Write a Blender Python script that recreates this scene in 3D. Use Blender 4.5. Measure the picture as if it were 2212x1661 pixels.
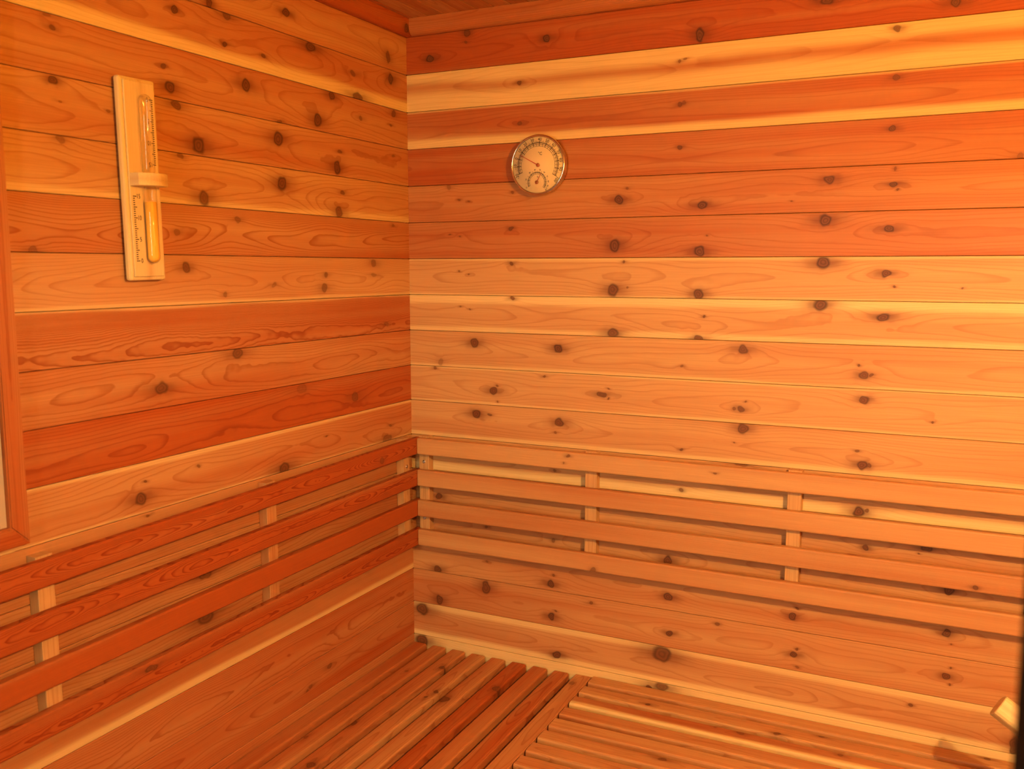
import bpy, bmesh, math, random
from mathutils import Vector, Matrix

# ------------------------------------------------------------------ scene, camera, light
scene = bpy.context.scene
for o in list(bpy.data.objects):
    bpy.data.objects.remove(o, do_unlink=True)
COL = scene.collection

S = 0.079                       # exposed width of one wall plank, metres
Z0 = 1.8604                     # height of the joint right under the ceiling trim
BENCH = 0.5                     # top of the left bench
ROOM_X, ROOM_Y, CEIL = 1.70, -1.42, Z0 + 0.42 * S


def zz(p):
    """height of a level counted in plank widths from the ceiling trim"""
    return Z0 + p * S


cam_d = bpy.data.cameras.new('camera')
cam = bpy.data.objects.new('camera', cam_d)
COL.objects.link(cam)
yaw, pitch = -0.4552, -0.1250
fwd = Vector((math.sin(yaw) * math.cos(pitch), math.cos(yaw) * math.cos(pitch), math.sin(pitch)))
rgt = Vector((math.cos(yaw), -math.sin(yaw), 0))
upv = rgt.cross(fwd)
M = Matrix((rgt, upv, -fwd)).transposed().to_4x4()
M.translation = Vector((14.123 * S, -22.2676 * S, zz(-6.272)))
cam.matrix_world = M
cam_d.sensor_width = 36.0
cam_d.lens = 1991.7 / 2212 * 36.0
cam_d.clip_start = 0.02
cam_d.dof.use_dof = True
cam_d.dof.focus_distance = 1.85
cam_d.dof.aperture_fstop = 7.0
scene.camera = cam

world = bpy.data.worlds.new('World')
scene.world = world
world.use_nodes = True
bg = world.node_tree.nodes['Background']
bg.inputs[0].default_value = (1.0, 0.80, 0.58, 1)
bg.inputs[1].default_value = 0.12

# bright window of the room outside the open sauna door
ld = bpy.data.lights.new('hall_window_light', 'AREA')
ld.shape = 'RECTANGLE'
ld.size, ld.size_y = 0.40, 1.15
ld.energy = 24.0
ld.color = (1.0, 0.80, 0.52)
lo = bpy.data.objects.new('hall_window_light', ld)
COL.objects.link(lo)
lo.location = (0.62, -3.0, 1.36)
lo.rotation_euler = (Vector((0.85, -0.3, 1.2)) - Vector(lo.location)).to_track_quat('-Z', 'Y').to_euler()

LAMP_POWER = 54.0
BULB_POWER = 24.0
BULB_COLOR = (0.93, 0.90, 0.70)
LAMP_COLOR = (0.94, 0.50, 0.055)

scene.view_settings.view_transform = 'Standard'
scene.view_settings.look = 'None'
scene.view_settings.exposure = 0.0
scene.view_settings.gamma = 1.0
scene.view_settings.use_curve_mapping = False
scene.cycles.use_denoising = True
scene.cycles.use_adaptive_sampling = True
scene.cycles.adaptive_threshold = 0.14
scene.cycles.adaptive_min_samples = 12
scene.cycles.max_bounces = 5
scene.cycles.diffuse_bounces = 3
scene.cycles.glossy_bounces = 2
scene.cycles.transparent_max_bounces = 16
scene.cycles.sample_clamp_indirect = 6.0


# ------------------------------------------------------------------ object helpers
def link(o, parent=None, loc=None):
    COL.objects.link(o)
    if parent is not None:
        o.parent = parent
    if loc is not None:
        o.location = loc
    return o


def tag(o, label=None, cat=None, kind=None, group=None):
    for k, v in (('label', label), ('category', cat), ('kind', kind), ('group', group)):
        if v:
            o[k] = v
    return o


def empty(name, loc=(0, 0, 0), label=None, cat=None):
    o = bpy.data.objects.new(name, None)
    o.empty_display_size = 0.05
    link(o, None, loc)
    return tag(o, label, cat)


def basis(x, z, loc):
    """matrix of a local frame: x along the grain, z out of the face"""
    x, z = Vector(x).normalized(), Vector(z).normalized()
    y = z.cross(x)
    m = Matrix((x, y, z)).transposed().to_4x4()
    m.translation = Vector(loc)
    return m


def mesh_obj(name, me, mat, parent=None, mw=None, smooth=False):
    o = bpy.data.objects.new(name, me)
    link(o, parent)
    if mw is not None:
        o.matrix_local = mw
    if mat is not None:
        if not me.materials:
            me.materials.append(None)
        o.material_slots[0].link = 'OBJECT'
        o.material_slots[0].material = mat
    if smooth:
        for p in me.polygons:
            p.use_smooth = True
    return o


_cache = {}


def extrude_profile(pts, x0, x1, key=None, end_inset=0.0):
    """closed profile (y, z), counter-clockwise, swept along local x"""
    if key is not None and key in _cache:
        return _cache[key]
    n = len(pts)
    rings = [(x0, 0.0), (x1, 0.0)]
    if end_inset:
        rings = [(x0, end_inset), (x0 + end_inset, 0.0), (x1 - end_inset, 0.0), (x1, end_inset)]
    cy = sum(p[0] for p in pts) / n
    cz = sum(p[1] for p in pts) / n
    v, f = [], []
    for x, ins in rings:
        for y, z in pts:
            dy, dz = y - cy, z - cz
            ry = max(0.0, abs(dy) - ins) * (1 if dy > 0 else -1)
            rz = max(0.0, abs(dz) - ins) * (1 if dz > 0 else -1)
            v.append((x, cy + ry, cz + rz))
    for r in range(len(rings) - 1):
        for i in range(n):
            j = (i + 1) % n
            f.append((r * n + i, (r + 1) * n + i, (r + 1) * n + j, r * n + j))
    f.append(tuple(range(n)))
    f.append(tuple((len(rings) - 1) * n + i for i in reversed(range(n))))
    me = bpy.data.meshes.new('profile')
    me.from_pydata(v, [], f)
    bm = bmesh.new()
    bm.from_mesh(me)
    bmesh.ops.recalc_face_normals(bm, faces=bm.faces)
    bm.to_mesh(me)
    bm.free()
    if key is not None:
        _cache[key] = me
    return me


def plank_profile(w, th=0.012, c=0.0010):
    h = w / 2
    return [(-h, -th), (h, -th), (h, -c), (h - c, 0), (-h + c, 0), (-h, -c)]


def round_profile(w, th, r, seg=3):
    """rounded bar, its front face at z = 0"""
    pts = []
    for cy, cz, a0 in ((w / 2 - r, -r, 0), (-w / 2 + r, -r, 90), (-w / 2 + r, -th + r, 180), (w / 2 - r, -th + r, 270)):
        for k in range(seg + 1):
            a = math.radians(a0 + 90 * k / seg)
            pts.append((cy + r * math.cos(a), cz + r * math.sin(a)))
    return pts


def box_mesh(x0, x1, y0, y1, z0, z1, bevel=0.0, key=None):
    if key is not None and key in _cache:
        return _cache[key]
    bm = bmesh.new()
    bmesh.ops.create_cube(bm, size=1.0)
    for v in bm.verts:
        v.co = Vector((x0 if v.co.x < 0 else x1, y0 if v.co.y < 0 else y1, z0 if v.co.z < 0 else z1))
    if bevel:
        bmesh.ops.bevel(bm, geom=list(bm.edges), offset=bevel, segments=2, profile=0.5, affect='EDGES')
    bmesh.ops.recalc_face_normals(bm, faces=bm.faces)
    me = bpy.data.meshes.new('box')
    bm.to_mesh(me)
    bm.free()
    if key is not None:
        _cache[key] = me
    return me


def lathe_mesh(prof, seg=48, cap=True):
    """profile of (radius, z) turned around local z"""
    v, f = [], []
    n = len(prof)
    for k in range(seg):
        a = 2 * math.pi * k / seg
        for r, z in prof:
            v.append((r * math.cos(a), r * math.sin(a), z))
    for k in range(seg):
        k2 = (k + 1) % seg
        for i in range(n - 1):
            f.append((k * n + i, k2 * n + i, k2 * n + i + 1, k * n + i + 1))
    me = bpy.data.meshes.new('lathe')
    me.from_pydata(v, [], f)
    bm = bmesh.new()
    bm.from_mesh(me)
    bmesh.ops.remove_doubles(bm, verts=bm.verts, dist=1e-6)
    bmesh.ops.recalc_face_normals(bm, faces=bm.faces)
    bm.to_mesh(me)
    bm.free()
    for p in me.polygons:
        p.use_smooth = True
    return me


def join_meshes(items, name='joined'):
    """items: (mesh, matrix) -> one mesh"""
    bm = bmesh.new()
    for me, m in items:
        t = me.copy()
        t.transform(m)
        bm.from_mesh(t)
        bpy.data.meshes.remove(t)
    out = bpy.data.meshes.new(name)
    bm.to_mesh(out)
    bm.free()
    return out


def text_mesh(body, size):
    cu = bpy.data.curves.new('txt', 'FONT')
    cu.body = body
    cu.size = size
    cu.align_x = 'CENTER'
    cu.align_y = 'CENTER'
    cu.extrude = 0.00008
    cu.resolution_u = 3
    o = bpy.data.objects.new('txt', cu)
    COL.objects.link(o)
    dg = bpy.context.evaluated_depsgraph_get()
    me = bpy.data.meshes.new_from_object(o.evaluated_get(dg))
    bpy.data.objects.remove(o, do_unlink=True)
    return me


# ------------------------------------------------------------------ materials
class NT:
    def __init__(self, tree):
        self.t = tree

    def n(self, kind, **kw):
        nd = self.t.nodes.new(kind)
        for k, v in kw.items():
            setattr(nd, k, v)
        return nd

    def put(self, sock, val):
        if isinstance(val, bpy.types.NodeSocket):
            self.t.links.new(val, sock)
        elif val is not None:
            if hasattr(sock.default_value, '__len__') and not hasattr(val, '__len__'):
                val = [val] * len(sock.default_value)
            sock.default_value = val

    def math(self, op, a, b=None, c=None, clamp=False):
        nd = self.n('ShaderNodeMath', operation=op, use_clamp=clamp)
        for i, x in enumerate((a, b, c)):
            if x is not None:
                self.put(nd.inputs[i], x)
        return nd.outputs[0]

    def vmath(self, op, a, b=None, out=0):
        nd = self.n('ShaderNodeVectorMath', operation=op)
        self.put(nd.inputs[0], a)
        if b is not None:
            self.put(nd.inputs[1], b)
        return nd.outputs[out]

    def smooth(self, v, lo, hi, a=0.0, b=1.0):
        nd = self.n('ShaderNodeMapRange', interpolation_type='SMOOTHSTEP', clamp=True)
        for i, x in enumerate((v, lo, hi, a, b)):
            self.put(nd.inputs[i], x)
        return nd.outputs[0]

    def noise(self, vec, detail=1.0, rough=0.5, scale=1.0):
        nd = self.n('ShaderNodeTexNoise', noise_dimensions='3D')
        self.put(nd.inputs['Vector'], vec)
        nd.inputs['Scale'].default_value = scale
        nd.inputs['Detail'].default_value = detail
        nd.inputs['Roughness'].default_value = rough
        return nd.outputs[0]

    def mix(self, fac, a, b, blend='MIX'):
        nd = self.n('ShaderNodeMix', data_type='RGBA', blend_type=blend, clamp_factor=True)
        self.put(nd.inputs[0], fac)
        self.put(nd.inputs[6], a)
        self.put(nd.inputs[7], b)
        return nd.outputs[2]


def build_knot_group():
    g = bpy.data.node_groups.new('wood_knot', 'ShaderNodeTree')
    def sock(nm, io, ty):
        return g.interface.new_socket(nm, in_out=io, socket_type=ty)
    for nm in ('P', 'C', 'InvR'):
        sock(nm, 'INPUT', 'NodeSocketVector')
    for nm in ('Str', 'Bend', 'F', 'Core', 'Halo', 'Dist'):
        sock(nm, 'INPUT', 'NodeSocketFloat')
    for nm in ('F', 'Core', 'Halo', 'Dist'):
        sock(nm, 'OUTPUT', 'NodeSocketFloat')
    b = NT(g)
    gi, go = b.n('NodeGroupInput').outputs, b.n('NodeGroupOutput').inputs
    v = b.vmath('MULTIPLY', b.vmath('SUBTRACT', gi[0], gi[1]), gi[2])
    d2 = b.vmath('DOT_PRODUCT', v, v, out=1)
    d = b.math('SQRT', d2)
    ve = b.vmath('MULTIPLY', v, (0.42, 1.0, 0.0))
    e2 = b.vmath('DOT_PRODUCT', ve, ve, out=1)
    # growth rings swell round the knot
    bump = b.math('EXPONENT', b.math('MULTIPLY', e2, -0.16))
    b.put(go[0], b.math('MULTIPLY_ADD', bump, gi[4], gi[5]))
    core = b.math('MULTIPLY', b.smooth(d, 0.72, 1.22, 1.0, 0.0), gi[3])
    b.put(go[1], b.math('MAXIMUM', core, gi[6]))
    halo = b.math('MULTIPLY', b.math('EXPONENT', b.math('MULTIPLY', b.math('SUBTRACT', e2, 0.3), -0.75)), gi[3])
    b.put(go[2], b.math('MAXIMUM', b.math('MINIMUM', halo, gi[3]), gi[7]))
    b.put(go[3], b.math('MINIMUM', d, gi[8]))
    return g


KNOT = build_knot_group()
SAP = (0.80, 0.60, 0.25, 1)
HEART_LIGHT = (0.61, 0.345, 0.13, 1)
HEART_DARK = (0.42, 0.092, 0.016, 1)


def cedar(name, seed=0.0, hw=0.0395, tone=0.5, sap=(0, 0), rings=5.0, wander=2.2, t0=0.0, line=0.55, jag=0.25,
          knots=(), random_seed=False, stretch=3.0, rough=0.5, flip=1.0, soft=0.35, sapk=None, lw=0.52):
    """sawn cedar: grain along local x, board face in local x/y, half width hw"""
    m = bpy.data.materials.new(name)
    m.use_nodes = True
    t = m.node_tree
    b = NT(t)
    bsdf = t.nodes['Principled BSDF']
    P = b.n('ShaderNodeTexCoord').outputs['Object']
    sd = (seed * 3.17, seed * 1.31, seed * 7.77)
    if random_seed:
        r = b.n('ShaderNodeObjectInfo').outputs['Random']
        cmb = b.n('ShaderNodeCombineXYZ')
        for i, k in enumerate((61.0, 17.0, 97.0)):
            b.put(cmb.inputs[i], b.math('MULTIPLY', r, k))
        sd = cmb.outputs[0]
        tone = b.math('ADD', tone, b.math('MULTIPLY', b.math('SUBTRACT', r, 0.5), 0.5))
    sep = b.n('ShaderNodeSeparateXYZ')
    b.put(sep.inputs[0], P)
    x, y = sep.outputs[0], sep.outputs[1]

    def coords(kx, ky, kz, off=0.0):
        v = b.vmath('MULTIPLY', P, (kx, ky, kz))
        v = b.vmath('ADD', v, sd)
        return b.vmath('ADD', v, (off, off * 0.7, off * 1.9)) if off else v

    yn = b.math('DIVIDE', b.math('SUBTRACT', y, t0), hw)
    F = b.math('MULTIPLY', b.math('MULTIPLY', yn, yn), rings)
    n1 = b.noise(coords(stretch, 11.0, 11.0), 1.0, 0.45)
    n2 = b.noise(coords(42.0, 70.0, 70.0, 11.3), 1.0, 0.6)
    n5 = b.noise(coords(9.0, 45.0, 45.0, 23.3), 0.0, 0.5)
    F = b.math('ADD', F, b.math('MULTIPLY', b.math('SUBTRACT', n1, 0.5), wander * 4.0))
    F = b.math('ADD', F, b.math('MULTIPLY', b.math('SUBTRACT', n5, 0.5), wander * 0.35))
    F = b.math('ADD', F, b.math('MULTIPLY', b.math('SUBTRACT', n2, 0.5), jag))
    core = halo = 0.0
    dist = 99.0
    if knots:
        wob = b.n('ShaderNodeTexNoise', noise_dimensions='3D')
        b.put(wob.inputs['Vector'], coords(1, 1, 1, 5.1))
        wob.inputs['Scale'].default_value = 70.0
        wob.inputs['Detail'].default_value = 0.0
        Pw = b.vmath('ADD', P, b.vmath('MULTIPLY', b.vmath('SUBTRACT', wob.outputs['Color'], (0.5, 0.5, 0.5)), (0.008, 0.006, 0)))
        for i, (ks, kt, rx, ry, w) in enumerate(knots):
            nd = b.n('ShaderNodeGroup')
            nd.node_tree = KNOT
            rx, ry = max(rx, 0.0018) * 1.05, max(ry, 0.0018) * 1.05
            small = min(1.0, ry / 0.008)
            for j, val in enumerate((Pw, (ks, kt, 0), (1 / rx, 1 / ry, 0), w, (1.6 if i % 2 else -1.9) * small * flip, F, core, halo, dist)):
                b.put(nd.inputs[j], val)
            F, core, halo, dist = nd.outputs[0:4]
    fr = b.math('FRACT', F)
    a = b.smooth(fr, lw, 0.95)
    ln = b.math('MULTIPLY', b.math('MULTIPLY', a, a), b.smooth(fr, 0.945, 1.0, 1.0, 0.0))
    # sapwood along the edges of the board
    mask = 0.0
    if sap[0] or sap[1]:
        wn = b.math('SUBTRACT', b.noise(coords(3.2, 0.0, 0.0, 31.7), 1.5), 0.5)
        wn2 = b.math('MULTIPLY', b.math('SUBTRACT', n1, 0.5), 0.010)
        for k, (w, sg) in enumerate(((sap[0], -1.0), (sap[1], 1.0))):
            if not w:
                continue
            e = b.math('MULTIPLY_ADD', y, sg, hw)          # distance from that edge
            e = b.math('ADD', e, b.math('MULTIPLY', wn, 0.8 * w * 2 * hw * (1 if k else -1)))
            e = b.math('ADD', e, wn2)
            mk = b.smooth(e, w * 2 * hw * (1 - soft) - 0.0006, w * 2 * hw * (1 + soft) + 0.001, sapk or (0.92 if w > 0.16 else 0.45 + 2.2 * w), 0.0)
            mask = mk if mask == 0.0 else b.math('MAXIMUM', mask, mk)
    n3 = b.noise(coords(0.9, 34.0, 34.0, 3.3), 1.0, 0.6)
    n4 = b.noise(coords(2.2, 14.0, 14.0, 8.8), 0.0, 0.5)
    tv = b.math('ADD', b.math('MULTIPLY_ADD', b.math('SUBTRACT', n3, 0.5), 0.95, tone), b.math('MULTIPLY', b.math('SUBTRACT', n4, 0.5), 0.45), clamp=True)
    col = b.mix(tv, HEART_LIGHT, HEART_DARK)
    if mask != 0.0:
        col = b.mix(mask, col, SAP)
        lf = b.math('MULTIPLY', ln, b.math('MULTIPLY_ADD', mask, -0.6, 1.0))
    else:
        lf = ln
    col = b.mix(b.math('MULTIPLY', lf, line), col, (0.62, 0.37, 0.24, 1), 'MULTIPLY')
    fib = b.noise(coords(14.0, 900.0, 900.0), 0.0, 0.5)
    col = b.mix(0.30, col, b.mix(fib, (0.66, 0.60, 0.56, 1), (1.30, 1.34, 1.38, 1)), 'MULTIPLY')
    if knots:
        col = b.mix(b.math('MULTIPLY', halo, 0.70), col, (0.17, 0.045, 0.011, 1))
        rg = b.math('MULTIPLY_ADD', b.math('SINE', b.math('MULTIPLY', dist, 13.0)), 0.15, 0.50)
        rg = b.math('MULTIPLY', rg, b.smooth(dist, 0.55, 1.0, 1.0, 0.0))
        kc = b.mix(rg, (0.050, 0.015, 0.005, 1), (0.26, 0.085, 0.025, 1))
        col = b.mix(b.math('MULTIPLY', core, 0.96), col, kc)
    b.put(bsdf.inputs['Base Color'], col)
    bsdf.inputs['Roughness'].default_value = rough
    bsdf.inputs['Specular IOR Level'].default_value = 0.28
    return m


def plain(name, color, rough=0.5, metal=0.0, spec=0.5, emit=None, strength=0.0):
    m = bpy.data.materials.new(name)
    m.use_nodes = True
    b = NT(m.node_tree)
    p = m.node_tree.nodes['Principled BSDF']
    nz = b.noise(b.n('ShaderNodeTexCoord').outputs['Object'], 2.0, 0.5, 60.0)
    c = tuple(color) + (1,)
    b.put(p.inputs['Base Color'], b.mix(b.math('MULTIPLY', nz, 0.22), c, tuple(x * 0.72 for x in color) + (1,)))
    p.inputs['Roughness'].default_value = rough
    p.inputs['Metallic'].default_value = metal
    p.inputs['Specular IOR Level'].default_value = spec
    if emit:
        p.inputs['Emission Color'].default_value = tuple(emit) + (1,)
        p.inputs['Emission Strength'].default_value = strength
    return m


def clear_glass(name, tint=(1, 1, 1), edge=0.35):
    m = bpy.data.materials.new(name)
    m.use_nodes = True
    t = m.node_tree
    b = NT(t)
    t.nodes.remove(t.nodes['Principled BSDF'])
    lw = b.n('ShaderNodeLayerWeight')
    lw.inputs['Blend'].default_value = 0.5
    tr = b.n('ShaderNodeBsdfTransparent')
    b.put(tr.inputs[0], b.mix(b.math('POWER', lw.outputs['Facing'], 4.0), tuple(tint) + (1,), tuple(x * (1 - edge) for x in tint) + (1,)))
    gl = b.n('ShaderNodeBsdfGlossy')
    gl.inputs['Roughness'].default_value = 0.03
    fr = b.n('ShaderNodeFresnel')
    fr.inputs['IOR'].default_value = 1.5
    mx = b.n('ShaderNodeMixShader')
    b.put(mx.inputs[0], b.math('MINIMUM', fr.outputs[0], 0.25))
    b.put(mx.inputs[1], tr.outputs[0])
    b.put(mx.inputs[2], gl.outputs[0])
    b.put(t.nodes['Material Output'].inputs[0], mx.outputs[0])
    return m


M_SLAB = plain('dark_backing', (0.10, 0.045, 0.02), 0.9)
M_GENERIC = cedar('cedar_board', 3.0, tone=0.55, random_seed=True, rings=4.0, line=0.4)
M_BLACK = plain('black_metal', (0.006, 0.0055, 0.005), 0.9, 0.0, 0.08)
M_STEEL = plain('screw_steel', (0.62, 0.58, 0.52), 0.35, 1.0)
M_PRINT = plain('dark_print', (0.035, 0.012, 0.012), 0.6)
M_GLASS = clear_glass('clear_glass')

# ------------------------------------------------------------------ room shell
def structure(name, me=None, mat=None, mw=None):
    o = mesh_obj(name, me, mat, None, mw) if me else empty(name)
    o['kind'] = 'structure'
    return o


# wall_left lies in x = 0 and runs towards the camera (-y); wall_back lies in y = 0
WIN_Y0, WIN_Y1 = -12.24 * S, -17.3 * S          # outer edges of the window trim
WIN_Z0, WIN_Z1 = zz(-10.88), zz(-1.90)
TRIM_W = 0.34 * S
GAP = 0.0008
PW = S - GAP
FLOOR = 0.0

# slab behind the left planks, with the window opening left free
oy0, oy1 = WIN_Y0 - 0.20 * S, WIN_Y1 + 0.20 * S
oz0, oz1 = WIN_Z0 + 0.18 * S, WIN_Z1 - 0.18 * S
items = [(box_mesh(-0.07, -0.0125, a, b_, c, d), Matrix()) for a, b_, c, d in (
    (oy0, 0.07, FLOOR, CEIL), (ROOM_Y - 0.1, oy1, FLOOR, CEIL), (oy1, oy0, FLOOR, oz0), (oy1, oy0, oz1, CEIL))]
wall_left = structure('wall_left', join_meshes(items), M_SLAB)
wall_back = structure('wall_back', box_mesh(-0.012, ROOM_X + 0.07, 0.0125, 0.07, FLOOR, CEIL), M_SLAB)
wall_right = structure('wall_right', box_mesh(ROOM_X + 0.0125, ROOM_X + 0.07, ROOM_Y - 0.1, 0.0125, FLOOR, CEIL), M_SLAB)

DOOR_X0, DOOR_X1, DOOR_Z = 0.14, 1.1393, 1.72
FY0, FY1 = ROOM_Y - 0.10, ROOM_Y
items = [(box_mesh(a, b_, FY0, FY1, c, d), Matrix()) for a, b_, c, d in (
    (-0.0125, DOOR_X0 - 0.045, FLOOR, CEIL), (DOOR_X1 + 0.045, ROOM_X + 0.0125, FLOOR, CEIL),
    (DOOR_X0 - 0.045, DOOR_X1 + 0.045, DOOR_Z + 0.045, CEIL))]
wall_front = structure('wall_front', join_meshes(items), cedar('cedar_front', 8.0, tone=0.6))
floor = structure('floor', box_mesh(-0.07, ROOM_X + 0.07, -2.6, 0.07, -0.05, 0.0), plain('grey_tiles', (0.33, 0.27, 0.22), 0.6))
ceiling = structure('ceiling', box_mesh(-0.07, ROOM_X + 0.07, ROOM_Y - 0.1, 0.07, CEIL + 0.0125, CEIL + 0.05), M_SLAB)

KNOTS_LEFT = {
    0: [(0.586,-0.0349,0.0062,0.0087,1.0),(0.396,-0.0026,0.0089,0.0064,1.0),(0.072,-0.016,0.007,0.0132,0.7)],
    1: [(0.66,0.018,0.0057,0.0048,1.0),(0.546,0.035,0.0086,0.0059,0.7),(0.553,-0.0097,0.0054,0.0037,1.0),(0.461,-0.0114,0.0048,0.0031,0.8),(0.329,0.0305,0.015,0.0083,1.0),(0.198,0.0079,0.0093,0.0054,0.6),(0.063,0.0204,0.0088,0.0105,1.0),(0.183,-0.0359,0.0159,0.0082,0.8)],
    2: [(0.885,0.0363,0.0063,0.003,0.5),(0.878,0.0214,0.0043,0.0036,0.7),(0.689,0.0083,0.0046,0.0034,0.7),(0.676,-0.0216,0.0084,0.0091,1.0),(0.269,0.0318,0.0102,0.0078,1.0),(0.507,0.0109,0.0102,0.01,1.0),(0.313,-0.0202,0.0112,0.012,1.0),(0.423,-0.0379,0.0063,0.004,0.7),(0.175,0.0036,0.0064,0.0046,0.6),(0.054,0.0293,0.0072,0.0067,0.8),(0.065,0.0047,0.0053,0.0029,0.6)],
    3: [(0.882,0.0321,0.0057,0.0055,1.0),(0.666,0.0319,0.0095,0.0056,0.8),(0.872,0.0059,0.0036,0.0018,0.5),(0.793,0.0055,0.0032,0.0026,0.6),(0.621,-0.0231,0.0121,0.0131,1.0),(0.428,0.0107,0.0112,0.0113,1.0),(0.257,-0.0231,0.0104,0.0116,1.0),(0.247,0.008,0.006,0.0036,0.7),(0.058,0.0201,0.0054,0.0029,0.5)],
    4: [(0.876,0.0343,0.0058,0.0049,0.5),(0.661,0.0343,0.0058,0.0043,0.6),(0.614,-0.0274,0.0112,0.0111,0.8),(0.422,0.0116,0.0114,0.0123,1.0),(0.253,-0.0294,0.0105,0.0108,0.8),(0.241,0.0091,0.0061,0.0036,0.7)],
    5: [(0.927,-0.0363,0.0061,0.0049,0.55),(0.675,-0.0038,0.0057,0.0043,0.5),(0.537,0.0212,0.0067,0.0047,0.5),(0.061,0.0304,0.0054,0.003,0.5)],
    6: [(0.659,0.0197,0.0078,0.008,0.8),(0.139,0.0298,0.0084,0.0077,0.6),(0.299,0.0067,0.0058,0.0045,0.6),(0.452,-0.0114,0.0062,0.0041,0.4),(0.575,-0.0249,0.0043,0.0046,0.5),(0.306,-0.02,0.0087,0.008,0.6),(0.138,0.0048,0.0102,0.0039,0.4),(0.965,0.0046,0.0052,0.0048,0.4)],
    7: [(0.096,-0.0213,0.0089,0.005,0.5)],
    8: [(0.551,0.0313,0.0123,0.0087,0.8),(0.721,-0.0089,0.012,0.0101,0.8)],
    9: [(0.384,0.0299,0.0135,0.0088,0.35),(0.214,-0.0064,0.0112,0.0096,0.55)],
    10: [(0.312,0.0066,0.0029,0.0018,0.7),(0.086,-0.0068,0.0054,0.0031,0.6),(0.1,-0.0354,0.0161,0.0092,0.6),(0.44,-0.0341,0.0142,0.0113,0.9),(0.651,0.0121,0.003,0.0023,0.6),(0.771,-0.0151,0.0105,0.01,0.9),(0.76,0.0095,0.0027,0.0022,0.8)],
    11: [(0.759,0.0349,0.0036,0.0022,0.7)],
    12: [(0.645,-0.0158,0.0135,0.0071,0.8)],
    13: [(0.649,-0.008,0.0156,0.0127,0.8)],
    16: [(0.319,0.0092,0.0075,0.0048,0.6),(0.381,-0.0081,0.0057,0.0038,0.6),(0.392,-0.0127,0.0042,0.0028,0.6)],
}
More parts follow.
